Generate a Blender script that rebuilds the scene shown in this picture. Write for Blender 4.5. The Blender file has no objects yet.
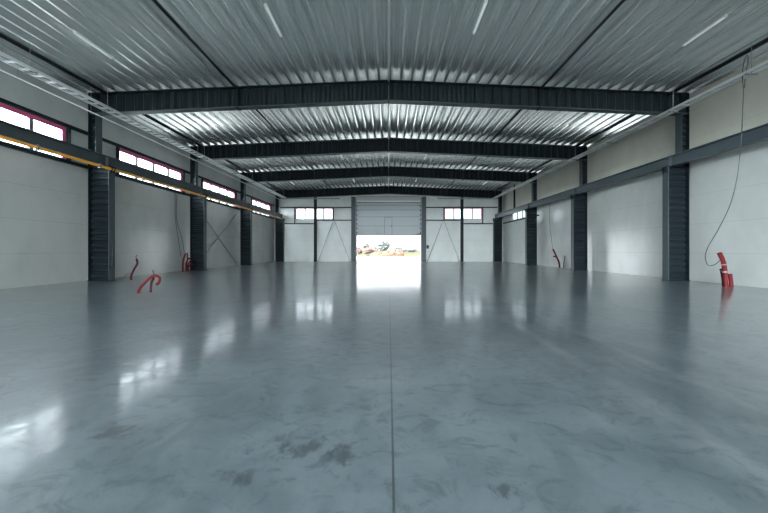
import bpy, math, random
from mathutils import Vector
R = random.Random(7)
S = bpy.context.scene
COL = S.collection

# ------------------------------------------------------------------ helpers
class MB:
    """collects vertices and faces of ONE mesh (world coordinates)"""
    def __init__(s): s.v = []; s.f = []
    def add(s, vs, fs):
        b = len(s.v); s.v += [tuple(p) for p in vs]; s.f += [tuple(i + b for i in f) for f in fs]; return s
    def box(s, x0, x1, y0, y1, z0, z1):
        if x0 > x1: x0, x1 = x1, x0
        if y0 > y1: y0, y1 = y1, y0
        if z0 > z1: z0, z1 = z1, z0
        return s.add([(x0,y0,z0),(x1,y0,z0),(x1,y1,z0),(x0,y1,z0),(x0,y0,z1),(x1,y0,z1),(x1,y1,z1),(x0,y1,z1)],
              [(0,3,2,1),(4,5,6,7),(0,1,5,4),(1,2,6,5),(2,3,7,6),(3,0,4,7)])
    def prism(s, prof, y0, y1):
        """polygon prof [(x,z)] extruded along y"""
        n = len(prof)
        vs = [(x,y0,z) for x,z in prof] + [(x,y1,z) for x,z in prof]
        fs = [tuple(range(n)), tuple(range(2*n-1, n-1, -1))]
        fs += [(i, i+n, (i+1)%n+n, (i+1)%n) for i in range(n)]
        return s.add(vs, fs)
    def tube(s, pts, r, n=8, cap=True):
        pts = [Vector(p) for p in pts]; rings = []
        rr = r if isinstance(r, (list, tuple)) else [r]*len(pts)
        up = None
        for i, p in enumerate(pts):
            d = (pts[min(i+1, len(pts)-1)] - pts[max(i-1, 0)]).normalized()
            if up is None:
                up = Vector((0,0,1)) if abs(d.z) < .9 else Vector((1,0,0))
            a = d.cross(up)
            if a.length < 1e-5: a = d.cross(Vector((0,1,0)))
            a.normalize(); b = a.cross(d).normalized(); up = b
            rings.append([p + (a*math.cos(t) + b*math.sin(t))*rr[i] for t in [2*math.pi*k/n for k in range(n)]])
        vs = [q for ring in rings for q in ring]; fs = []
        for i in range(len(pts)-1):
            for k in range(n):
                fs.append((i*n+k, i*n+(k+1)%n, (i+1)*n+(k+1)%n, (i+1)*n+k))
        if cap:
            fs.append(tuple(range(n-1, -1, -1))); fs.append(tuple((len(pts)-1)*n + k for k in range(n)))
        return s.add(vs, fs)
    def blob(s, c, rx, ry, rz, seed=0, amp=.2, nu=14, nv=9):
        rg = random.Random(seed); ph = [rg.uniform(0, 6.3) for _ in range(6)]
        vs = []; fs = []
        for j in range(nv+1):
            th = math.pi*j/nv
            for i in range(nu):
                u = 2*math.pi*i/nu
                k = 1 + amp*(math.sin(3*u+ph[0]+2*th) * math.sin(2*th+ph[1]) + .6*math.sin(5*u+ph[2])*math.sin(4*th+ph[3])) + amp*.5*rg.uniform(-1,1)*(0 < j < nv)
                vs.append((c[0]+rx*k*math.sin(th)*math.cos(u), c[1]+ry*k*math.sin(th)*math.sin(u), c[2]+rz*k*math.cos(th)))
        for j in range(nv):
            for i in range(nu):
                fs.append((j*nu+i, (j+1)*nu+i, (j+1)*nu+(i+1)%nu, j*nu+(i+1)%nu))
        return s.add(vs, fs)
    def build(s, name, mat, parent=None, smooth=False, solid=0, bevel=0):
        off = Vector((0,0,0)); p = parent
        while p is not None: off += p.location; p = p.parent
        me = bpy.data.meshes.new(name)
        me.from_pydata([tuple(Vector(q)-off) for q in s.v], [], s.f); me.update()
        me.materials.append(mat)
        if smooth:
            for f in me.polygons: f.use_smooth = True
        o = bpy.data.objects.new(name, me); COL.objects.link(o)
        if parent is not None: o.parent = parent
        if solid:
            m = o.modifiers.new('thick', 'SOLIDIFY'); m.thickness = solid; m.offset = 0
        if bevel:
            m = o.modifiers.new('bev', 'BEVEL'); m.width = bevel; m.segments = 2; m.limit_method = 'ANGLE'
        return o

def tag(o, label=None, cat=None, group=None, kind=None):
    if label: o['label'] = label
    if cat: o['category'] = cat
    if group: o['group'] = group
    if kind: o['kind'] = kind
    return o
def thing(name, loc, label, cat, group=None, kind=None):
    o = bpy.data.objects.new(name, None); COL.objects.link(o); o.location = loc
    o.empty_display_size = .2
    return tag(o, label, cat, group, kind)
def struct(o, label=None, cat=None): return tag(o, label, cat, None, 'structure')

def smoothpath(pts, n=6):
    P = [Vector(p) for p in pts]; out = []
    for i in range(len(P)-1):
        p0 = P[max(i-1,0)]; p1 = P[i]; p2 = P[i+1]; p3 = P[min(i+2, len(P)-1)]
        for k in range(n):
            t = k/n
            out.append(.5*((2*p1) + (p2-p0)*t + (2*p0-5*p1+4*p2-p3)*t*t + (3*p1-p0-3*p2+p3)*t**3))
    out.append(P[-1]); return out

# ------------------------------------------------------------------ materials
def mat(name, col, rough=.5, metal=0., spec=.5):
    m = bpy.data.materials.new(name); m.use_nodes = True
    b = m.node_tree.nodes['Principled BSDF']
    b.inputs['Base Color'].default_value = (*col, 1); b.inputs['Roughness'].default_value = rough
    b.inputs['Metallic'].default_value = metal; b.inputs['Specular IOR Level'].default_value = spec
    return m
class NT:
    def __init__(s, m): s.t = m.node_tree; s.n = s.t.nodes; s.b = s.n.get('Principled BSDF')
    def new(s, typ, **kw):
        n = s.n.new(typ)
        for k, v in kw.items():
            if hasattr(n, k): setattr(n, k, v)
            else: n.inputs[k].default_value = v
        return n
    def link(s, a, b): s.t.links.new(a, b)
    def math(s, op, a, b=None, clamp=False):
        n = s.n.new('ShaderNodeMath'); n.operation = op; n.use_clamp = clamp
        for i, q in enumerate((a, b)):
            if q is None: continue
            if isinstance(q, (int, float)): n.inputs[i].default_value = q
            else: s.link(q, n.inputs[i])
        return n.outputs[0]
    def mix(s, fac, a, b, blend='MIX'):
        n = s.n.new('ShaderNodeMix'); n.data_type = 'RGBA'; n.blend_type = blend
        for k, q in (('Factor', fac), ('A', a), ('B', b)):
            i = [x for x in n.inputs if x.name == k and (x.type == 'RGBA' or (k == 'Factor' and x.type == 'VALUE'))][0]
            if isinstance(q, (int, float)): i.default_value = q
            elif isinstance(q, tuple): i.default_value = (*q, 1)
            else: s.link(q, i)
        return [x for x in n.outputs if x.type == 'RGBA'][0]
    def coords(s, sx=1, sy=1, sz=1):
        g = s.new('ShaderNodeNewGeometry'); mp = s.new('ShaderNodeMapping'); mp.inputs['Scale'].default_value = (sx, sy, sz)
        s.link(g.outputs['Position'], mp.inputs['Vector']); return mp.outputs[0]
    def noise(s, vec, scale, detail=4, rough=.55, dist=0):
        n = s.new('ShaderNodeTexNoise'); s.link(vec, n.inputs['Vector'])
        n.inputs['Scale'].default_value = scale; n.inputs['Detail'].default_value = detail
        n.inputs['Roughness'].default_value = rough; n.inputs['Distortion'].default_value = dist
        return n.outputs['Fac']
    def ramp(s, fac, lo, hi, a=0., b=1.):
        n = s.new('ShaderNodeMapRange'); n.clamp = True; n.interpolation_type = 'SMOOTHSTEP'
        s.link(fac, n.inputs['Value'])
        for k, v in (('From Min', lo), ('From Max', hi), ('To Min', a), ('To Max', b)): n.inputs[k].default_value = v
        return n.outputs['Result']
    def bump(s, h, strength, dist):
        n = s.new('ShaderNodeBump'); n.inputs['Strength'].default_value = strength; n.inputs['Distance'].default_value = dist
        s.link(h, n.inputs['Height']); s.link(n.outputs[0], s.b.inputs['Normal'])

def panel_mat(name, col, rough, seam0=1.17, pitch=1.21):
    """steel sandwich panel: horizontal seams and fine micro ribs"""
    m = mat(name, col, rough, 0, .5); t = NT(m)
    sep = t.new('ShaderNodeSeparateXYZ'); g = t.new('ShaderNodeNewGeometry'); t.link(g.outputs['Position'], sep.inputs[0])
    z = sep.outputs['Z']
    f = t.math('FRACT', t.math('DIVIDE', t.math('SUBTRACT', z, seam0 - 10*pitch), pitch))
    d = t.math('ABSOLUTE', t.math('SUBTRACT', f, .5))             # .5 at the seam
    seam = t.ramp(d, .491, .497)
    rib = t.math('SINE', t.math('MULTIPLY', z, 2*math.pi/.1))
    h = t.math('SUBTRACT', t.math('MULTIPLY', rib, .12), seam)
    n = t.noise(t.coords(1, 1, .6), .9, 3)
    c = t.mix(t.ramp(n, .3, .7), tuple(x*.93 for x in col), tuple(min(1, x*1.05) for x in col))
    c2 = t.mix(t.math('MULTIPLY', seam, .26), c, (.08, .085, .09))
    t.link(c2, t.b.inputs['Base Color'])
    t.bump(h, .25, .01)
    return m

M = {}
M['wall'] = panel_mat('white_grey_panel', (.46, .485, .475), .22)
M['wall_warm'] = panel_mat('cream_grey_panel', (.49, .49, .43), .45)
M['wall_far'] = panel_mat('grey_panel', (.48, .515, .51), .4)
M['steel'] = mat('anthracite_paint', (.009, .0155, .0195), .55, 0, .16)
M['steel_edge'] = mat('lighter_flange_steel', (.045, .062, .070), .5, 0, .3)  # flange steel, set lighter than the webs
M['rail_steel'] = mat('crane_beam_paint', (.050, .069, .079), .45, 0, .35)
M['galv'] = mat('galvanised_tray', (.70, .73, .74), .4, .2)
M['galv_dark'] = mat('galvanised_rod', (.22, .24, .25), .45, .5)
M['lamp_body'] = mat('lamp_housing', (.55, .57, .57), .5, 0, .3)
M['orange'] = mat('orange_busbar', (.95, .42, .06), .4)
M['magenta'] = mat('magenta_film', (.60, .10, .22), .45)
M['frame'] = mat('window_frame_grey', (.11, .13, .145), .4)
M['red'] = mat('red_conduit', (.11, .008, .011), .6, 0, .2)
M['red_dark'] = mat('dark_red_conduit', (.05, .007, .01), .6, 0, .2)
M['tape'] = mat('white_tape', (.30, .20, .20), .5)
M['black'] = mat('black_rubber', (.02, .022, .024), .5)
M['cable'] = mat('dark_cable', (.05, .055, .06), .5)
M['door'] = mat('door_section_grey', (.36, .40, .41), .5, 0, .3)
M['door_light'] = mat('door_rail_light', (.66, .69, .70), .35)
M['header'] = mat('door_header_beige', (.30, .29, .26), .5)
M['deck_strip'] = mat('ridge_strip', (.55, .58, .58), .35, .2)

# roof deck
def deck_mat():
    m = mat('galvanised_deck', (.8, .82, .81), .25, .75); t = NT(m)
    n = t.noise(t.coords(.5, .06, 1), 1.0, 2)
    c = t.mix(t.ramp(n, .3, .7), (.84, .87, .86), (.90, .93, .92)); t.link(c, t.b.inputs['Base Color'])
    return m
M['deck'] = deck_mat()

# lamp diffuser
def emis(name, col, strength):
    m = mat(name, col, .4); b = m.node_tree.nodes['Principled BSDF']
    b.inputs['Emission Color'].default_value = (*col, 1); b.inputs['Emission Strength'].default_value = strength
    return m
M['diffuser'] = emis('lamp_diffuser', (.75, .78, .78), .28)

# glass
def glass_mat():
    m = bpy.data.materials.new('window_glass'); m.use_nodes = True; t = NT(m); t.n.clear()
    out = t.new('ShaderNodeOutputMaterial'); tr = t.new('ShaderNodeBsdfTransparent'); gl = t.new('ShaderNodeBsdfGlossy')
    tr.inputs['Color'].default_value = (.9, .93, .94, 1); gl.inputs['Roughness'].default_value = .03
    mx = t.new('ShaderNodeMixShader'); lw = t.new('ShaderNodeLayerWeight'); lw.inputs['Blend'].default_value = .5
    t.link(t.math('ADD', t.math('MULTIPLY', t.math('POWER', lw.outputs['Facing'], 4), .5), .04), mx.inputs[0]); t.link(tr.outputs[0], mx.inputs[1]); t.link(gl.outputs[0], mx.inputs[2])
    t.link(mx.outputs[0], out.inputs['Surface']); return m
M['glass'] = glass_mat()

# polished concrete floor
def floor_mat():
    m = mat('polished_concrete', (.2, .23, .25), .30, 0, 1.0); t = NT(m)
    t.b.inputs['Coat Weight'].default_value = .7; t.b.inputs['Coat IOR'].default_value = 1.5
    P = t.coords(1, 1, 1)
    big = t.noise(P, .35, 5, .6, .6)
    med = t.noise(t.coords(1.4, .8, 1), 1.6, 6, .62, .8)
    fine = t.noise(P, 14, 5, .65)
    stroke = t.noise(t.coords(1.5, 2.0, 1), 2.2, 6, .68, 1.6)
    c = t.mix(t.ramp(big, .28, .72), (.098, .130, .150), (.182, .224, .250))
    c = t.mix(t.math('MULTIPLY', t.ramp(med, .38, .62), .6), c, (.20, .243, .27))
    c = t.mix(t.math('MULTIPLY', t.ramp(stroke, .48, .66), .6), c, (.062, .082, .093))
    c = t.mix(t.math('MULTIPLY', t.ramp(fine, .45, .72), .22), c, (.095, .116, .126))
    sep = t.new('ShaderNodeSeparateXYZ'); t.link(P, sep.inputs[0]); x, y = sep.outputs['X'], sep.outputs['Y']
    # dark spill marks with their own ragged outline
    rag = t.noise(t.coords(1.3, .8, 1), 7, 7, .72, .4)
    def spot(cx, cy, rx, ry):
        dx = t.math('DIVIDE', t.math('SUBTRACT', x, cx), rx); dy = t.math('DIVIDE', t.math('SUBTRACT', y, cy), ry)
        d = t.math('SQRT', t.math('ADD', t.math('MULTIPLY', dx, dx), t.math('MULTIPLY', dy, dy)))
        v = t.math('ADD', d, t.math('MULTIPLY', t.math('SUBTRACT', rag, .5), 4.2))
        return t.ramp(v, .05, .85, 1., 0.)
    sp = None
    for q in ((-.62, 2.25, .30, .17), (-.30, 2.12, .14, .2), (-1.95, 2.45, .26, .16), (-3.4, 5.2, .5, .4), (-.85, 1.95, .12, .14),
              (-2.3, 8.6, .5, .3), (-7.5, 8.5, .9, .6), (2.6, 8.2, .8, .3), (.62, 1.85, .14, .1)):
        s_ = spot(*q); sp = s_ if sp is None else t.math('MAXIMUM', sp, s_)
    c = t.mix(t.math('MULTIPLY', sp, .8), c, (.045, .058, .065))
    # pale worn wheel tracks running the length of the hall
    wob = t.math('MULTIPLY', t.math('SUBTRACT', t.noise(t.coords(.1, .5, 1), 1.5, 2), .5), .16)
    tr = None
    for cx, w in ((2.2, .09), (3.0, .08)):
        d = t.math('ABSOLUTE', t.math('SUBTRACT', t.math('ADD', x, wob), cx))
        s_ = t.ramp(d, w*.3, w*1.3, 1., 0.); tr = s_ if tr is None else t.math('MAXIMUM', tr, s_)
    c = t.mix(t.math('MULTIPLY', t.math('MULTIPLY', tr, t.ramp(med, .25, .6)), .4), c, (.26, .29, .305))
    # sawn joints
    jx = t.math('ABSOLUTE', t.math('SUBTRACT', x, .026))
    j = t.ramp(jx, .004, .010, 1., 0.)
    c = t.mix(t.math('MULTIPLY', j, .8), c, (.035, .042, .046))
    t.link(c, t.b.inputs['Base Color'])
    r = t.math('ADD', t.ramp(med, .3, .7, .13, .06), t.math('MULTIPLY', sp, .10))
    r = t.math('ADD', r, t.math('MULTIPLY', t.ramp(fine, .4, .8), .06))
    t.link(r, t.b.inputs['Coat Roughness'])
    w1 = t.noise(t.coords(.9, 1.6, 1), 1.5, 2, .5, .8)
    w2 = t.noise(t.coords(1, 1.6, 1), 7, 3, .55)
    h = t.math('ADD', w1, t.math('MULTIPLY', w2, .28))
    t.bump(h, .20, .014); t.link(t.b.inputs['Normal'].links[0].from_socket, t.b.inputs['Coat Normal'])
    return m
M['floor'] = floor_mat()

def mottle(name, a, b, scale, rough=.9, stretch=(1,1,1)):
    m = mat(name, a, rough, 0, 0); t = NT(m)
    n = t.noise(t.coords(*stretch), scale, 5)
    t.link(t.mix(t.ramp(n, .32, .68), a, b), t.b.inputs['Base Color']); return m
M['apron'] = mottle('pale_concrete', (.42, .42, .405), (.50, .50, .485), .3)
M['meadow'] = mottle('meadow_grass', (.055, .052, .032), (.065, .062, .040), .12, .9, (1, .3, 1))
M['earth'] = mottle('orange_earth', (.080, .048, .032), (.095, .062, .044), .8)
M['yellow'] = mottle('yellow_grass', (.072, .066, .026), (.080, .074, .034), .5)
M['leaf'] = mottle('pale_foliage', (.075, .080, .075), (.095, .10, .095), 1.2)
M['leaf_red'] = mottle('rusty_foliage', (.085, .062, .050), (.10, .074, .062), 1.2)
M['bark'] = mottle('bark', (.06, .055, .05), (.07, .065, .06), 2)
M['ground'] = mottle('outside_ground', (.052, .050, .036), (.062, .058, .044), .08)

# ------------------------------------------------------------------ layout
W = 12.85                    # wall plane |x|
YB = 38.4                    # far wall
YN = -22.0                   # near end of the hall, left open behind the camera to let fill light in
FY = [14.3, 21.65, 29.0, 37.95]      # near faces of the frames
FW = .32                     # flange width
SL = .0435
def ztop(x): return 8.44 - SL*abs(x)            # top of rafters / underside of deck
SIDE = {-1: 'left', 1: 'right'}
ORD = ['first', 'second', 'third', 'farthest']

# ------------------------------------------------------------------ setting
mb = MB(); mb.box(-W-.2, W+.2, YN, YB+.2, -.25, 0)
struct(mb.build('floor', M['floor']))

# roof deck: trapezoidal sheet, ribs along y
def deck():
    mb = MB(); pitch, dep = .46, .20
    xs = []
    n = int(2*13.05/pitch)
    x = -pitch*n/2
    prof = []
    for i in range(n):
        x0 = x + i*pitch
        for u, h in ((0, .012), (.012, .004), (.03, 0), (.07, 0), (.088, .004), (.10, .012), (.112, .03), (.195, dep-.03), (.207, dep-.012), (.225, dep-.002),
                     (.245, dep), (.275, dep), (.282, dep-.012), (.298, dep-.012), (.305, dep), (.335, dep), (.355, dep-.002), (.373, dep-.012), (.385, dep-.03), (.448, .03)):
            prof.append((x0+u, h))
    prof.append((x+n*pitch, .012))
    # the sheets sag a little between the roof beams and lift towards their bearings
    sup = [YN, -14.0, -7.4, -.4, 6.95+.16] + [f+.16 for f in FY]
    rows = []
    for a, b in zip(sup[:-1], sup[1:]):
        for d, q in ((0, 0), (.16, 0), (.45, .012), (.8, .04), (1.1, .055), (1.6, .06)): rows.append((a+d, q))
        for d, q in ((1.6, .06), (1.1, .055), (.8, .04), (.45, .012), (.16, 0)): rows.append((b-d, q))
    rows.append((FY[3]+.16, 0)); rows.append((YB+.1, 0))
    ys = rows
    vs = []; fs = []
    for y, q in ys:
        for px, h in prof: vs.append((px, y, ztop(px)+.02+h-q))
    k = len(prof)
    for j in range(len(ys)-1):
        for i in range(k-1): fs.append((j*k+i, j*k+i+1, (j+1)*k+i+1, (j+1)*k+i))
    mb.add(vs, fs); return mb
struct(deck().build('ceiling', M['deck'], smooth=True, solid=.004))

# windows: (y0, y1, z0, z1)
LW = [(-20.7, -15.7), (-13.4, -8.4), (-6.1, -1.1), (1.2, 6.2), (8.55, 13.55), (16.2, 21.2), (23.5, 28.5), (32.0, 37.0)]
WZ0, WZ1 = 4.88, 6.15
def side_wall(name, sgn, holes, m):
    """holes sorted by y, each (y0,y1,z0,z1)"""
    mb = MB(); xa, xb = sgn*W, sgn*(W+.16); top = 8.06
    y = YN
    for (a, b, z0, z1) in holes:
        mb.box(xa, xb, y, a, 0, top); mb.box(xa, xb, a, b, 0, z0); mb.box(xa, xb, a, b, z1, top); y = b
    mb.box(xa, xb, y, YB+.2, 0, top)
    return struct(mb.build(name, m))
side_wall('wall_left', -1, [(a, b, WZ0, WZ1) for a, b in LW], M['wall'])
RWIN = (30.3, 35.5, 4.35, 5.3)
# right wall: lower panels and, above the crane beam, a creamier upper part
def right_wall():
    a, b, z0, z1 = RWIN; xa, xb = W, W+.16
    lo = MB(); lo.box(xa, xb, YN, a, 0, 5.1); lo.box(xa, xb, a, b, 0, z0); lo.box(xa, xb, b, YB+.2, 0, 5.1)
    o = struct(lo.build('wall_right', M['wall']))
    up = MB(); up.box(xa, xb, YN, a, 5.1, 8.06); up.box(xa, xb, a, b, z1, 8.06); up.box(xa, xb, b, YB+.2, 5.1, 8.06)
    up.build('upper_panel', M['wall_warm'], o)
right_wall()

BW = [(-10.45, -6.3), (6.3, 10.45)]; BZ0, BZ1 = 4.75, 5.98
DX, DZ = 3.58, 7.35
def back_wall():
    mb = MB(); y0, y1 = YB, YB+.16
    xs = [-W-.16, BW[0][0], BW[0][1], -DX, DX, BW[1][0], BW[1][1], W+.16]
    mb.box(xs[0], xs[1], y0, y1, 0, 7.35); mb.box(xs[2], xs[3], y0, y1, 0, 7.35)
    mb.box(xs[4], xs[5], y0, y1, 0, 7.35); mb.box(xs[6], xs[7], y0, y1, 0, 7.35)
    for a, b in BW:
        mb.box(a, b, y0, y1, 0, BZ0); mb.box(a, b, y0, y1, BZ1, 7.35)
    mb.prism([(-W-.16, 7.35), (W+.16, 7.35), (W+.16, ztop(W)+.19), (0, ztop(0)+.19), (-W-.16, ztop(W)+.19)], y0, y1)
    return struct(mb.build('wall_back', M['wall_far']))
back_wall()

def window(n, axis, at, a, b, z0, z1, inward, magenta=True, panes=4):
    """axis 'y': in a side wall at x=at; axis 'x': in the far wall at y=at"""
    c = (a+b)/2
    loc = (at, c, z0) if axis == 'y' else (c, at, z0)
    root = struct(thing('window_%d' % n, loc, None, None))
    d0, d1 = at - inward*.02, at - inward*.12         # frame lies inside the wall thickness
    def bx(mb, u0, u1, v0, v1, e0=d0, e1=d1):
        if axis == 'y': mb.box(e0, e1, u0, u1, v0, v1)
        else: mb.box(u0, u1, e0, e1, v0, v1)
        return mb
    f = MB(); t = .06
    bx(f, a, b, z0, z0+t); bx(f, a, b, z1-t, z1); bx(f, a, a+t, z0+t, z1-t); bx(f, b-t, b, z0+t, z1-t)
    f.build('window_frame', M['frame'], root)
    st = (b-a)/panes
    for i in range(1, panes):
        bx(MB(), a+i*st-.07, a+i*st+.07, z0+t, z1-t).build('mullion', M['frame'], root)
    for i in range(panes):
        u0 = a + i*st + (.07 if i else t); u1 = a+(i+1)*st - (.07 if i < panes-1 else t)
        e = at - inward*.07
        bx(MB(), u0, u1, z0+t, z1-t, e-.006, e+.006).build('window_pane', M['glass'], root)
    if magenta:   # strip of magenta protective film round the reveal
        g = MB(); e0, e1 = at + inward*.015, at - inward*.02; w = .13 if axis == 'y' else .05
        bx(g, a-.02, b+.02, z1-w, z1+.03, e0, e1); bx(g, b-w, b+.03, z0, z1-w, e0, e1); bx(g, a-.03, a+.05, z0, z1-w, e0, e1)
        o = g.build('protective_film', M['magenta'], root); o['label'] = 'magenta protective film along the window edge'
    return root
wn = 1
for a, b in LW:
    window(wn, 'y', -W, a, b, WZ0, WZ1, 1); wn += 1
window(wn, 'y', W, *RWIN, -1, False); wn += 1
for a, b in BW:
    window(wn, 'x', YB, a, b, BZ0, BZ1, -1, True); wn += 1

# ------------------------------------------------------------------ steel frames
def corr(mb, L0, L1, period, amp, put, h0, h1):
    """corrugated web: runs along L, spans h0(L)..h1(L); put(L, h, off) -> xyz"""
    pts = []; L = L0; k = 0
    seq = [(0, 1), (.30, 1), (.5, -1), (.80, -1)]
    while L < L1 - 1e-6:
        for u, s in seq:
            q = L0 + (k+u)*period
            if q < L1: pts.append((q, s*amp))
        k += 1; L = L0 + k*period
    pts.append((L1, amp))
    vs = []; fs = []
    for q, off in pts:
        vs.append(put(q, h0(q), off)); vs.append(put(q, h1(q), off))
    for i in range(len(pts)-1): fs.append((2*i, 2*i+2, 2*i+3, 2*i+1))
    return mb.add(vs, fs)

XI, XU, XO = 11.72, 12.27, 12.60      # lower inner flange, upper inner flange, outer flange
ZC = 4.83                             # crane ledge
def column(s, k):
    y = FY[k]; yc = y+FW/2
    root = thing('steel_column', (s*(XI+XO)/2, yc, 0),
        'dark grey stepped steel column with ribbed web, %s along the %s wall' % (ORD[k], SIDE[s]), 'column', 'stepped steel columns carrying the crane beams')
    zt = ztop(XU) - .87
    MB().box(s*(XI-.03), s*(XO+.02), y-.03, y+FW+.03, 0, .025).build('base_plate', M['steel'], root)
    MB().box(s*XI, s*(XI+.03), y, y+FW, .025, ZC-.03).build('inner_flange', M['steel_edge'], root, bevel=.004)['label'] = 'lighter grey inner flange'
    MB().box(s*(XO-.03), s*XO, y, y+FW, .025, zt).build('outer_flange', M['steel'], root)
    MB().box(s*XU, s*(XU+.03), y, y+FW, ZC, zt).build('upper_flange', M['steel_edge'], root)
    w = MB(); corr(w, .025, ZC-.03, .26, .035, lambda L, h, o: (s*h, yc+o, L), lambda L: XI+.03, lambda L: XO-.03)
    w.build('ribbed_web', M['steel'], root, solid=.008)
    w = MB(); corr(w, ZC, zt, .26, .03, lambda L, h, o: (s*h, yc+o, L), lambda L: XU+.03, lambda L: XO-.03)
    w.build('upper_web', M['steel'], root, solid=.008)
    MB().box(s*(XI-.03), s*(XO-.03), y-.02, y+FW+.02, ZC-.03, ZC).build('cap_plate', M['steel'], root)
    for dy in (.07, .21):      # bracket lugs under the crane beam seat
        g = MB(); g.prism([(s*(XI-.11), ZC-.03), (s*XI, ZC-.03), (s*XI, ZC-.30), (s*(XI-.05), ZC-.26)], y+dy, y+dy+.03)
        g.build('bracket', M['steel'], root)
for k in range(4):
    for s in (-1, 1): column(s, k)

def rafter(k):
    y = FY[k]; yc = y+FW/2; D = .87
    root = thing('roof_beam', (0, yc, ztop(0)-D),
        ['dark ribbed steel roof beam nearest the camera, largest across the ceiling', 'dark ribbed steel roof beam second from the camera',
         'dark ribbed steel roof beam third from the camera', 'dark ribbed steel roof beam against the far gable wall'][k], 'beam', 'ribbed steel roof beams')
    ZT = lambda x: ztop(x) - .001
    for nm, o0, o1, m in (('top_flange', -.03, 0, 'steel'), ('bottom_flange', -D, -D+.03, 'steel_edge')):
        f = MB(); pr = [(-XO, ZT(XO)+o0), (0, ZT(0)+o0), (XO, ZT(XO)+o0), (XO, ZT(XO)+o1), (0, ZT(0)+o1), (-XO, ZT(XO)+o1)]
        f.add([(x, y, z) for x, z in pr] + [(x, y+FW, z) for x, z in pr],
              [(0,1,4,5), (1,2,3,4), (11,10,7,6), (10,9,8,7)] + [(i, i+6, (i+1)%6+6, (i+1)%6) for i in range(6)])
        f.build(nm, M[m], root)
    for s in (-1, 1):
        w = MB()
        corr(w, .02, XO-.03, .385, .04, lambda L, h, o: (s*L, yc+o, h), lambda L: ZT(L)-D+.03, lambda L: ZT(L)-.03)
        w.build('ribbed_web', M['steel'], root, solid=.008)
        MB().box(s*(XO-.03), s*XO, y, y+FW, ZT(XO)-D+.03, ZT(XO)-.03).build('end_plate', M['steel'], root)
        x = 6.35
        g = MB()
        for x_ in (x-.035, x+.01): g.box(s*x_, s*(x_+.025), y-.01, y+FW+.01, ZT(x)-D-.03, ZT(x)-.035)
        g.build('splice_plate', M['steel'], root)
        MB().box(s*(XU+.0), s*(XU+.02), y+.01, y+FW-.01, ZT(XU)-D+.03, ZT(XU)-.03).build('stiffener', M['steel'], root)
    g = MB(); g.box(-.03, -.004, y-.01, y+FW+.01, ZT(0)-D-.04, ZT(0)-.04); g.box(.004, .03, y-.01, y+FW+.01, ZT(0)-D-.04, ZT(0)-.04)
    g.build('apex_plate', M['steel'], root)
for k in range(4): rafter(k)

# longitudinal ties under the deck
YS = [5.0] + [f+FW+.01 for f in FY[:3]]; YE = [f-.01 for f in FY]
BAY = ['the bay nearest the camera', 'the second roof bay', 'the third roof bay', 'the last roof bay']
for s in (-1, 1):
    for k in range(4):
        x = s*11.7; z = ztop(x) - .14
        mb = MB(); mb.tube([(x, YS[k], z), (x, YE[k], z)], .07, 12)
        tag(mb.build('eave_tie', M['steel'], smooth=True), 'dark steel tube under the %s roof edge in %s' % (SIDE[s], BAY[k]), 'steel tube', 'eave tubes under the roof deck')
        x = s*6.35; z = ztop(x) - .115
        mb = MB(); mb.tube([(x, YS[k], z), (x, YE[k], z)], .045, 10)
        tag(mb.build('roof_tie', M['steel'], smooth=True), 'thin dark tie rod halfway up the %s roof slope in %s' % (SIDE[s], BAY[k]), 'tie rod', 'tie rods halfway up the roof')
for k in range(4):
    mb = MB(); mb.box(-.035, .035, YS[k], YE[k], ztop(0)-.11, ztop(0)-.07)
    tag(mb.build('ridge_strip', M['deck_strip']), 'pale narrow ridge strip along the middle of the ceiling in %s' % BAY[k], 'ridge strip', 'ridge strips')

# ------------------------------------------------------------------ crane beams
for s in (-1, 1):
    y0, y1 = 3.0, YB-.05; xc = s*12.0; zb, zt = ZC+.002, 5.27; w = .14
    root = thing('crane_beam', (xc, 20, zb), 'long grey steel crane beam running along the %s wall on the column ledges' % SIDE[s], 'crane beam', 'crane runway beams')
    b = MB(); b.box(xc-w, xc+w, y0, y1, zb, zb+.025); b.box(xc-.006, xc+.006, y0, y1, zb+.025, zt-.025); b.box(xc-w, xc+w, y0, y1, zt-.025, zt)
    b.build('beam', M['rail_steel'], root)
    MB().box(xc-.025, xc+.025, y0, y1, zt, zt+.05).build('crane_rail', M['galv_dark'], root)
    for f in FY:
        for e in (-1, 1):
            MB().box(xc+.006*e, xc+e*(w-.01), f+.15, f+.17, zb+.025, zt-.025).build('stiffener', M['rail_steel'], root)

# orange conductor bar under the left crane beam
root = thing('conductor_bar', (-11.70, 20, 4.62), 'orange conductor bar hanging below the left crane beam in front of the windows', 'busbar')
MB().box(-11.735, -11.665, 3.0, 37.7, 4.66, 4.755).build('bar', M['orange'], root, bevel=.01)
y = 4.0
while y < 37.6:
    b = MB(); b.box(-11.90, -11.655, y, y+.04, 4.77, 4.81); b.box(-11.745, -11.655, y-.01, y+.05, 4.62, 4.775)
    b.box(-11.92, -11.885, y, y+.04, 4.77, 4.84)
    b.build('hanger', M['galv_dark'], root); y += 2.45

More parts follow.
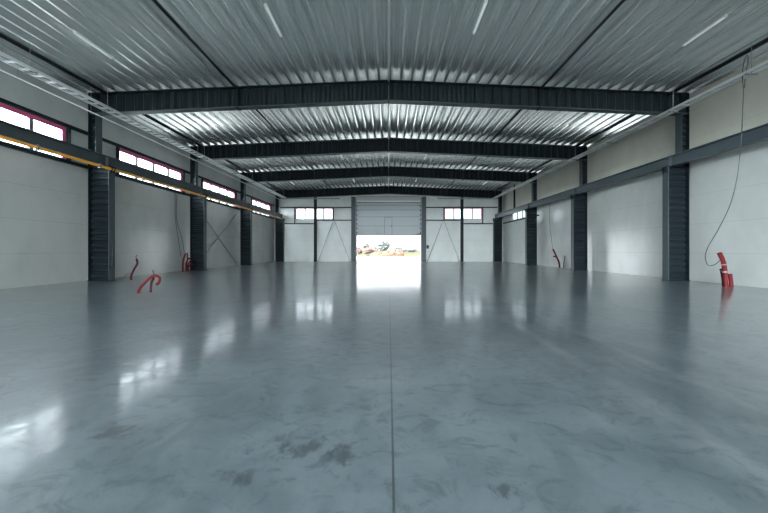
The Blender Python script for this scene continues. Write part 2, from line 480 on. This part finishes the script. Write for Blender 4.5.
# ------------------------------------------------------------------ girts and jambs
BAYS = [(3.0, FY[0]+.155)] + [(FY[k]+.165, FY[k+1]+.155) for k in range(3)]
BN = ['before the first left column', 'between the first and second left columns', 'between the second and third left columns', 'between the third and farthest left columns']
for k, (a, b) in enumerate(BAYS):
    for nm, z0, z1 in (('above', WZ1+.03, WZ1+.15), ('below', WZ0-.13, WZ0-.01)):
        mb = MB(); mb.box(-W+.002, -W+.135, a, b, z0, z1)
        tag(mb.build('wall_girt', M['steel'], bevel=.006), 'dark steel rail %s the window %s' % (nm, BN[k]), 'wall rail', 'rails along the left windows')
    wa, wb = LW[k+4]
    for nm, ya in (('far', wb+.05), ('near', wa-.13)):
        if ya < 6 or (nm == 'near' and k == 0): continue
        mb = MB(); mb.box(-W+.002, -W+.12, ya, ya+.08, WZ0-.005, WZ1+.025)
        tag(mb.build('window_post', M['steel']), 'short dark post, %s end of window %s' % (nm, BN[k]), 'post', 'short posts beside the left windows')
a, b = BAYS[3]
mb = MB(); mb.box(W-.12, W-.002, a, b, RWIN[2]-.13, RWIN[2]-.02)
tag(mb.build('wall_girt', M['steel']), 'dark steel rail under the narrow window at the far end of the right wall', 'wall rail')
mb = MB(); mb.box(W-.14, W-.002, 34.65, 34.79, 5.45, 7.86)
tag(mb.build('wall_post', M['steel']), 'dark post on the right wall above the crane beam in the last bay', 'post')

# ------------------------------------------------------------------ far wall steel
y0 = YB-.16
for s in (-1, 1):
    root = thing('gable_post', (s*8.22, YB-.1, 0), 'thin dark steel post crossing the %s window of the far wall' % SIDE[s], 'post', 'posts on the far wall')
    xc = s*8.22; p = MB(); p.box(xc-.16, xc+.16, YB-.20, YB-.18, 0.02, 7.2); p.box(xc-.01, xc+.01, YB-.18, YB-.025, .02, 7.2); p.box(xc-.16, xc+.16, YB-.025, YB-.005, .02, 7.2)
    p.build('shaft', M['steel'], root); MB().box(xc-.2, xc+.2, YB-.24, YB-.002, 0, .02).build('base_plate', M['steel'], root)
    # door posts
    xc = s*3.95
    root = thing('door_post', (xc, YB-.2, 0), 'dark steel post standing on the %s of the big door' % SIDE[s], 'post', 'posts beside the big door')
    p = MB(); p.box(xc-.22, xc+.22, YB-.03, YB-.005, .02, 7.25); p.box(xc+s*.20, xc+s*.225, YB-.36, YB-.03, .02, 7.25); p.box(xc-.02, xc+.02, YB-.34, YB-.03, .02, 7.25)
    p.build('shaft', M['steel'], root)
    MB().box(xc-.22, xc+.22, YB-.37, YB-.345, .02, 7.25).build('front_flange', M['steel_edge'], root)
    MB().box(xc-.26, xc+.26, YB-.38, YB-.002, 0, .02).build('base_plate', M['steel'], root)
    # horizontal rails
    for nm, xa, xb, z0 in (('above the window from column to door post', 4.2, 12.2, BZ1+.05), ('under the window from window post to door post', 4.2, 8.0, BZ0-.16), ('below the window beside the corner column', 8.42, 11.68, 4.20)):
        mb = MB(); mb.box(s*xa, s*xb, YB-.15, YB-.003, z0, z0+.11) if xa != 4.2 or xb != 12.2 else (mb.box(s*xa, s*8.04, YB-.15, YB-.003, z0, z0+.11), mb.box(s*8.40, s*xb, YB-.15, YB-.003, z0, z0+.11))
        tag(mb.build('wall_girt', M['steel']), 'dark rail, %s of far wall, %s' % (SIDE[s], nm), 'wall rail', 'rails on the far wall')
    for nm, x_, za, zb in (('outer', 10.50, 4.32, BZ1+.04), ('inner', 6.16, BZ0-.04, BZ1+.04)):
        mb = MB(); mb.box(s*x_, s*(x_+.10), YB-.13, YB-.003, za, zb)
        tag(mb.build('window_post', M['steel']), 'short dark post at the %s end of the %s far wall window' % (nm, SIDE[s]), 'post', 'short posts beside the far windows')
    # inverted V wind brace
    for nm, xa, xb in (('inner', 6.08, 4.35), ('outer', 6.22, 7.95)):
        mb = MB(); mb.tube([(s*xa, YB-.06, 4.55), (s*xb, YB-.06, .03)], .025, 8)
        tag(mb.build('brace_rod', M['galv_dark'], smooth=True), 'thin slanted brace rod, %s one, on the %s part of the far wall' % (nm, SIDE[s]), 'brace rod', 'brace rods on the far wall')
# cross brace on the left wall, third bay
for nm, za, zb in (('falling', 4.55, .03), ('rising', .03, 4.55)):
    yy = W - .0
    mb = MB(); x = -W + (.10 if nm == 'falling' else .16)
    mb.tube([(x, 22.15, za), (x, 28.85, zb)], .024, 8)
    tag(mb.build('brace_rod', M['galv_dark'], smooth=True), 'thin brace rod %s away from the camera on the left wall beyond the second column' % nm, 'brace rod', 'cross brace on the left wall')

# ------------------------------------------------------------------ sectional door
root = struct(thing('door_1', (0, YB-.1, 0), None, None))
yd = YB - .12
def seg(z0, z1, y, name='door_section', m='door', th=.05):
    return MB().box(-DX-.02, DX+.02, y, y+th, z0, z1).build(name, M[m], root, bevel=0)
zs = [2.98, 4.00, 5.02, 5.80, 6.32]
for i in range(4):
    o = seg(zs[i]+.004, zs[i+1]-.004, yd)
MB().box(-DX-.02, DX+.02, yd+.055, yd+.085, 2.95, 7.36).build('back_skin', M['door'], root)
seg(2.93, 2.98, yd, 'bottom_seal', 'black')
for z in zs[1:]:
    MB().box(-DX, DX, yd-.004, yd+.01, z-.022, z+.022).build('section_joint', M['frame'], root)
seg(6.34, 6.66, yd-.03, 'door_section')
seg(6.70, 6.82, yd-.10, 'top_rail', 'door_light')
seg(6.86, 7.16, yd-.05, 'door_section')
seg(7.20, 7.34, yd-.10, 'header', 'header')
mb = MB(); mb.tube([(-DX, yd-.16, 6.62), (DX, yd-.16, 6.62)], .045, 10); mb.build('spring_shaft', M['galv_dark'], root, smooth=True)
mb = MB(); t = .05
mb.box(-.5, -.5+t, yd-.012, yd-.007, 2.98, 5.0); mb.box(.40-t, .40, yd-.012, yd-.007, 2.98, 5.0); mb.box(-.5+t, .40-t, yd-.012, yd-.007, 5.0-t, 5.0)
mb.build('wicket_door_frame', M['frame'], root)
MB().box(.27, .33, yd-.05, yd-.012, 3.9, 4.1).build('door_handle', M['black'], root)
for s in (-1, 1):
    mb = MB(); mb.box(s*(DX+.02), s*(DX+.10), yd-.10, yd+.06, 0, 7.2); mb.build('door_track', M['frame'], root)
    mb = MB()
    for i in range(8): mb.box(s*(DX-.08), s*(DX+.02), yd-.04, yd-.012, 3.15+i*.5, 3.3+i*.5)
    mb.build('roller_hinge', M['black'], root)
MB().box(DX-.45, DX+.1, yd-.16, yd-.1, 3.05, 3.13).build('door_handle', M['black'], root)
root = thing('control_box', (4.38, YB, 1.4), 'small dark door control box beside the right door post', 'control box')
MB().box(4.25, 4.52, YB-.14, YB-.002, 1.45, 1.85).build('casing', M['black'], root, bevel=.01)
MB().box(4.30, 4.36, YB-.155, YB-.14, 1.6, 1.66).build('push_button', M['red'], root)

# dark box added in place of a socket shadow on the first left column
root = thing('shade_box', (-11.7, 14.46, .6), 'dark box standing in for a shadow low on the first left column flange', 'shade box')
MB().box(-11.718, -11.66, 14.40, 14.52, .62, 1.05).build('casing', M['black'], root, bevel=.008)
MB().tube([(-11.69, 14.46, 1.05), (-11.69, 14.46, 1.5)], .015, 8).build('shade_stub', M['black'], root)

# ------------------------------------------------------------------ strip lamps
ROW = [(-9.57, 'outer left'), (-3.47, 'inner left'), (2.72, 'inner right'), (9.55, 'outer right')]
LY = {0: [10.4, 9.6, 9.5, 9.65], 1: [16.75, 16.6, 16.7, 16.6], 2: [24.5, 24.6, 24.6, 24.5], 3: [33.2, 33.2, 33.2, 33.2]}
for k in range(4):
    for (x, nm), y in zip(ROW, LY[k]):
        z = ztop(x) - .045
        root = thing('strip_light', (x, y+.7, z), 'slim strip light, %s row, in %s' % (nm, BAY[k]), 'ceiling light', 'strip lights under the roof deck')
        MB().box(x-.045, x+.045, y, y+1.42, z-.05, z).build('housing', M['lamp_body'], root, bevel=.008)
        MB().box(x-.036, x+.036, y+.03, y+1.39, z-.08, z-.051).build('diffuser', M['diffuser'], root, bevel=.012)
        for e in (y+.012, y+1.395): MB().box(x-.04, x+.04, e, e+.015, z-.085, z-.051).build('end_cap', M['lamp_body'], root)

# ------------------------------------------------------------------ cable trays
def tray(nm, s, z, x0, x1, y0, y1, step, label):
    root = thing('cable_tray', (s*(x0+x1)/2, (y0+y1)/2, z), label, 'cable tray', 'cable trays under the roof')
    for xr in (x0, x1):
        mb = MB(); mb.box(s*(xr-.012), s*(xr+.012), y0, y1, z, z+.10); mb.box(s*(xr-.025), s*(xr+.025), y0, y1, z, z+.008)
        mb.build('side_rail', M['galv'], root)
    y = y0 + .1
    while y < y1:
        MB().box(s*(x0+.012), s*(x1-.012), y, y+.09, z+.008, z+.04).build('rung', M['galv'], root); y += step
    for yh in [8.0, 10.9, 13.9, 17.9, 21.2, 25.3, 28.6, 33.0, 37.2]:
        xc = (x0+x1)/2; zt = ztop(xc)+.02
        mb = MB()
        mb.tube([(s*(xc), yh, z-.03), (s*xc, yh, zt)], .010, 6)
        mb.box(s*(x0-.06), s*(x1+.06), yh-.02, yh+.02, z-.035, z-.003)
        mb.build('hanger', M['galv_dark'], root)
mb = MB(); mb.tube([(-11.86, 6.0, 6.80), (-11.86, 37.6, 6.80)], .02, 8)
o = tag(mb.build('steel_pipe', M['galv'], smooth=True), 'thin pale pipe running beside the left cable tray, slightly lower', 'pipe')
for yh in (7.5, 10.9, 13.6, 17.9, 21.2, 25.3, 28.6, 33.0, 37.2):
    MB().tube([(-11.86, yh, 6.82), (-11.86, yh, ztop(11.86)+.02)], .008, 6).build('hanger', M['galv_dark'], o)
tray('l', -1, 6.98, 11.28, 11.62, 6.0, 37.6, .42, 'long galvanised ladder cable tray hanging along the left side under the roof')
tray('r', 1, 6.94, 11.45, 11.72, 6.0, 37.6, .60, 'long galvanised cable tray hanging along the right side under the roof')
for s in (-1, 1):
    root = thing('cable_tray', (s*8.2, YB-.5, 6.95), 'short grey cable tray across the %s of the far wall below the roof' % SIDE[s], 'cable tray', 'cable trays under the roof')
    for yy in (YB-.62, YB-.42):
        MB().box(s*5.4, s*11.9, yy-.012, yy+.012, 6.96, 7.05).build('side_rail', M['galv_dark'], root)
    x = 5.6
    while x < 11.8:
        MB().box(s*x, s*(x+.05), YB-.608, YB-.432, 6.97, 6.99).build('rung', M['galv_dark'], root); x += .5
    mb = MB(); mb.tube(smoothpath([(s*5.45, YB-.52, 7.0), (s*4.9, YB-.5, 7.1), (s*4.55, YB-.49, 7.2), (s*4.3, YB-.48, 7.32)]), .03, 8)
    tag(mb.build('flexible_pipe', M['galv'], smooth=True), 'grey curved pipe rising from the %s far tray towards the door' % SIDE[s], 'pipe', 'curved pipes by the door')

# ------------------------------------------------------------------ red conduits and cables
def conduit(pts, r, label, m='red', group=None, bands=(), tail=None):
    P = smoothpath(pts, 14)
    rr = [r*(1 + .09*(1 if i % 2 else -1)) for i in range(len(P))]
    mb = MB(); mb.tube(P, rr, 10)
    o = tag(mb.build('red_conduit', M[m], smooth=True), label, 'conduit', group)
    for (i0, i1) in bands:
        a, b = int(i0*(len(P)-1)), int(i1*(len(P)-1))
        MB().tube(P[a:b+1], r*1.16, 10).build('tape_band', M['tape'], o, smooth=True)['label'] = 'white tape band'
    if tail:
        MB().tube(smoothpath([P[-1]] + [Vector(q) for q in tail]), .012, 6).build('wire_end', M['red_dark'], o, smooth=True)
    return o
# group in the floor on the left
conduit([(-7.56, 10.3, -.03), (-7.52, 10.3, .12), (-7.36, 10.32, .32), (-7.22, 10.35, .47), (-7.08, 10.38, .52), (-6.98, 10.4, .45), (-7.0, 10.4, .32), (-7.07, 10.4, .24)], .038,
        'arched red conduit bending over to the right out of the left floor', group='red conduits in the left floor')
conduit([(-7.34, 10.52, -.03), (-7.33, 10.52, .15), (-7.30, 10.52, .32), (-7.24, 10.52, .44)], .036, 'short upright red conduit beside the arched one in the left floor', 'red_dark', 'red conduits in the left floor',
        tail=[(-7.24, 10.52, .55), (-7.27, 10.52, .68)])
# by the left wall, beyond the first column
conduit([(-11.12, 14.75, -.03), (-11.12, 14.75, .2), (-10.98, 14.75, .5), (-10.86, 14.75, .72), (-10.90, 14.75, .92)], .04, 'single wavy red conduit standing by the left wall beyond the first column', 'red_dark',
        tail=[(-10.92, 14.75, 1.0), (-10.88, 14.75, 1.08)])
mb = MB(); mb.tube(smoothpath([(-11.9, 15.2, .015), (-11.6, 15.1, .22), (-11.35, 15.05, .28), (-11.25, 15.0, .12), (-11.2, 15.0, .015)]), .014, 6)
tag(mb.build('wire_loop', M['galv_dark'], smooth=True), 'thin grey wire loop on the floor behind the first left column', 'wire')
# cluster in front of the second left column
for i, (dx, h, bend) in enumerate(((0, 1.05, .30), (.08, .80, .30), (.12, .60, .28), (.06, .42, .30), (-.08, .95, .08))):
    x = -12.36 + dx; y = 20.5 + .05*(i % 2) + .13*i
    conduit([(x, y, -.03), (x, y, h*.5), (x+.06, y, h*.78), (x+bend*.5, y, h*.98), (x+bend, y, h*(.97 if i % 2 else 1.04))], .042,
        ['tallest bent red conduit beside the second left column', 'second tallest red conduit bent beside the second left column', 'middle red conduit bent towards the second left column',
         'lowest red conduit bent towards the second left column', 'leftmost nearly straight red conduit beside the second left column'][i], 'red_dark' if i % 2 else 'red', 'red conduits beside the second left column')
for i, y in enumerate((20.35, 20.55)):
    mb = MB(); mb.tube(smoothpath([(-12.45+.12*i, y+.1, .9), (-12.55+.1*i, y, 2.0), (-12.72, y-.1*i, 3.2), (-12.74, y, 4.7)]), .014, 6)
    tag(mb.build('hanging_cable', M['cable'], smooth=True), ['thin cable rising up the left wall before the second column, left one', 'thin cable rising up the left wall before the second column, right one'][i], 'cable', 'cables beside the second left column')
# right, by the wall beyond the first right column
conduit([(12.62, 25.2, -.03), (12.58, 25.2, .3), (12.47, 25.2, .62), (12.30, 25.2, 1.0), (12.12, 25.2, 1.38)], .06, 'tall slanted red conduit by the right wall between the second and third columns', group='red conduits by the right wall')
conduit([(12.52, 25.0, -.03), (12.50, 25.0, .3), (12.42, 25.0, .58), (12.25, 25.0, .80), (12.05, 25.0, .84)], .05, 'shorter red conduit branching left by the right wall between the second and third columns', 'red_dark', 'red conduits by the right wall')
conduit([(12.70, 24.8, -.03), (12.72, 24.8, .3), (12.76, 24.8, .6), (12.81, 24.8, .88)], .03, 'thin grey tube standing in for a shadow behind red conduits at the right wall', 'cable', 'red conduits by the right wall')  # grey tube added in place of a shadow beside the red conduits
mb = MB(); mb.tube(smoothpath([(12.11, 25.2, 1.42), (12.0, 25.2, 2.2), (11.9, 25.25, 3.4), (11.95, 25.3, 4.8)]), .013, 6)
tag(mb.build('hanging_cable', M['cable'], smooth=True), 'thin cable rising from the slanted red conduit to the right crane beam', 'cable')
# thick bundle at the right edge
def px(x, y, z): return ((x-388.7)*z/341.33, z, 1.3 + (250-y)*z/341.33)
B = [px(726, 287.3, 12.0), px(725.3, 278, 12.0), px(724.6, 269, 12.0), px(723, 261, 12.0), px(719.3, 253, 12.0)]
B[0] = (B[0][0], 12.0, -.03)
conduit(B, .070, 'tall thick red conduit with white tape bands leaning left at the right wall', 'red', 'taped red conduits at the right edge', bands=((.40, .46), (.64, .67)))
conduit([(12.01, 12.22, -.03), (11.99, 12.22, .25), (11.95, 12.22, .50), (11.91, 12.22, .62)], .06, 'short red conduit standing behind the taped red conduit at the right wall', 'red_dark', 'taped red conduits at the right edge', bands=((.8, .9),))
conduit([(12.04, 12.0, -.03), (12.03, 12.0, .2), (12.00, 12.0, .46)], .06, 'lowest red stub beside the foot of the taped red conduit', 'red', 'taped red conduits at the right edge')
pts = [px(743.5, 88, 11.2), px(742.5, 115, 11.2), px(741, 140, 11.25), px(737.5, 175, 11.4), px(730, 205, 11.55), px(718, 230, 11.7), px(708, 247, 11.8), px(705.3, 257, 11.85), px(708, 265, 11.9), px(714, 265, 11.95), px(719.9, 260.5, 12.0)]
mb = MB(); mb.tube(smoothpath(pts), .013, 6)
tag(mb.build('hanging_cable', M['cable'], smooth=True), 'long dark cable hanging from the right tray and curling into the taped red conduit', 'cable')
mb = MB(); mb.tube(smoothpath([px(743.5, 90, 11.25), px(742.5, 75, 11.25), px(744, 62, 11.25), px(747, 55, 11.25), px(748, 62, 11.25), px(745.5, 74, 11.28), px(744.5, 88, 11.3)]), .013, 6)
tag(mb.build('cable_coil', M['cable'], smooth=True), 'loop of spare dark cable tied above the right cable tray', 'cable')

# ------------------------------------------------------------------ outside
mb = MB(); mb.add([(-900,-900,-.30),(900,-900,-.30),(900,1600,-.30),(-900,1600,-.30)], [(0,1,2,3)])
struct(mb.build('ground', M['ground']))
mb = MB()
mb.box(-60, 60, YB+.2, 70, -.29, -.01); mb.box(-60, 60, -60, YN, -.29, -.01); mb.box(-60, -W-.21, YN, YB+.2, -.29, -.01); mb.box(W+.21, 60, YN, YB+.2, -.29, -.01)  # front apron; side and rear yard added to bounce light onto the ceiling
struct(mb.build('paving', M['apron']))
def rough_strip(name, x0, x1, y0, y1, h, m, nx=40, ny=8, seed=1):
    rg = random.Random(seed); vs = []; fs = []
    for j in range(ny+1):
        for i in range(nx+1):
            e = math.sin(math.pi*j/ny)
            vs.append((x0+(x1-x0)*i/nx, y0+(y1-y0)*j/ny, -.27 + (h*e*(.6+.4*rg.random()) if 0 < j < ny and 0 < i < nx else 0)))
    for j in range(ny):
        for i in range(nx): fs.append((j*(nx+1)+i, j*(nx+1)+i+1, (j+1)*(nx+1)+i+1, (j+1)*(nx+1)+i))
    mb = MB(); mb.add(vs, fs); return mb.build(name, m, smooth=True)
tag(rough_strip('yellow_grass', 3.2, 14, 71, 78, .75, M['yellow'], seed=3), 'bright yellow green grass beyond the paving on the right of the door', 'grass', None, 'stuff')
tag(rough_strip('meadow_grass', -16, -4.6, 71, 92, .6, M['meadow'], seed=4), 'pale olive grass beyond the paving on the left of the door', 'grass', None, 'stuff')
for i, (x, y, rx, ry, rz, lab) in enumerate(((0.1, 82, 2.2, 2.0, 1.2, 'largest orange earth heap in the middle of the open door'), (-2.6, 78, 1.5, 1.3, 1.0, 'low orange earth heap left of the largest one'),
                                (2.6, 87, 1.4, 1.5, 1.3, 'small orange earth heap right of the largest one'))):
    mb = MB(); mb.blob((x, y, -.28), rx, ry, rz, 20+i, .22, 26, 14)
    tag(mb.build('earth_heap', M['earth'], smooth=True), lab, 'earth heap', 'earth heaps outside the door')
def tree(x, y, h, w, lab, m='leaf', seed=0, trunk=.35, name='tree'):
    root = thing(name, (x, y, -.3), lab, 'tree' if name == 'tree' else 'shrub', 'trees on the skyline outside' if name == 'tree' else 'rusty shrubs outside')
    rg = random.Random(seed)
    t = MB(); t.tube([(x, y, -.32), (x+.05*w, y, h*trunk), (x, y, h*.75)], [.03*h, .022*h, .008*h], 8)
    for k in range(4):
        a = rg.uniform(0, 6.3); t.tube([(x, y, h*trunk*rg.uniform(.9, 1.3)), (x+.32*w*math.cos(a), y+.32*w*math.sin(a), h*.7)], [.012*h, .004*h], 6)
    t.build('trunk', M['bark'], root, smooth=True)
    c = MB()
    n = 160
    for k in range(n):      # leaf clumps filling the crown
        u = rg.uniform(-1, 1); a = rg.uniform(0, 6.283); r = rg.random()**.4
        cx = x + .5*w*r*math.sqrt(1-u*u)*math.cos(a); cy = y + .5*w*r*math.sqrt(1-u*u)*math.sin(a)
        cz = h*(trunk + (1-trunk)*.5) + h*(1-trunk)*.5*r*u
        q = w*rg.uniform(.08, .15); c.blob((cx, cy, cz), q, q, q*.7, k, .3, 6, 4)
    c.build('crown', M[m], root)
tree(-3.3, 190, 7.0, 7.6, 'tallest pale tree on the skyline left of the door centre', seed=1, trunk=.15)
tree(-13.5, 200, 5.2, 4.4, 'small round tree near the left edge of the open door', seed=2)
tree(4.6, 180, 3.2, 4.2, 'low wide tree right of the largest earth heap', seed=3, trunk=.15)
tree(-8.2, 210, 3.4, 3.4, 'low tree between the two taller left trees', seed=4, trunk=.15)
tree(9.5, 240, 2.8, 6.5, 'flat distant tree clump at the right of the open door', seed=5, trunk=.1)
tree(16.5, 250, 2.7, 8.0, 'flat distant tree clump at the far right edge of the door', seed=6, trunk=.1)
for i, (x, y, h, w, lab) in enumerate(((-5.9, 97, 2.0, 2.6, 'rusty orange shrub second from the left door edge'), (-8.6, 98, 2.0, 2.2, 'rusty orange shrub nearest the left door edge'), (-4.0, 99, 1.6, 2.0, 'low rusty shrub beside the low earth heap'))):
    tree(x, y, h, w, lab, 'leaf_red', 30+i, .1, 'shrub')

# ------------------------------------------------------------------ sky, camera, view
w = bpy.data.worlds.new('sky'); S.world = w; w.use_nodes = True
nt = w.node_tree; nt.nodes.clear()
tc = nt.nodes.new('ShaderNodeTexCoord'); 
# overcast sky, strengthened on the left behind the camera to fill the hall
SKY_LOW, SKY_FILL = 2.4, 58.0
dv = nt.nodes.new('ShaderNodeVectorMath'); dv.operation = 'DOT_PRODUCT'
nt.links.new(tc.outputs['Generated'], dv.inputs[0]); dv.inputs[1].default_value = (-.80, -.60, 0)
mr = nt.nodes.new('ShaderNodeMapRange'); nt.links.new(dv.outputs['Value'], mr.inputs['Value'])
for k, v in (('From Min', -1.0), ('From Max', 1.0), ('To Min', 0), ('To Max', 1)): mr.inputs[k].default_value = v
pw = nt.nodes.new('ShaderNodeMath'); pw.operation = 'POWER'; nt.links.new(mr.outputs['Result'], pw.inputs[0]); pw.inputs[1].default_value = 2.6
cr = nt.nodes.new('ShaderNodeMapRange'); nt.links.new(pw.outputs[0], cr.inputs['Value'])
for k, v in (('From Min', 0), ('From Max', 1.0), ('To Min', SKY_LOW), ('To Max', SKY_FILL)): cr.inputs[k].default_value = v
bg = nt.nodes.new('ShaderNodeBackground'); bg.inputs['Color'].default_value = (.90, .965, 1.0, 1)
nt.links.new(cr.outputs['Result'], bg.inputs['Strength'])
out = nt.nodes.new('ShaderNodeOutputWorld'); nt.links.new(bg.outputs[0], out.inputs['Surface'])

cam = bpy.data.cameras.new('camera'); co = bpy.data.objects.new('camera', cam); COL.objects.link(co)
co.location = (0, 0, 1.3); co.rotation_euler = (math.pi/2, 0, 0)
cam.sensor_width = 36; cam.lens = 16.0; cam.clip_start = .05; cam.clip_end = 3000
cam.shift_x = -4.7/768; cam.shift_y = -6.5/768
S.camera = co
S.view_settings.view_transform = 'Standard'; S.view_settings.look = 'None'; S.view_settings.gamma = 1
S.view_settings.use_curve_mapping = False
S.view_settings.exposure = 0.10
try:
    S.cycles.use_denoising = True; S.cycles.diffuse_bounces = 6; S.cycles.max_bounces = 14; S.cycles.sample_clamp_indirect = 8
except Exception: pass
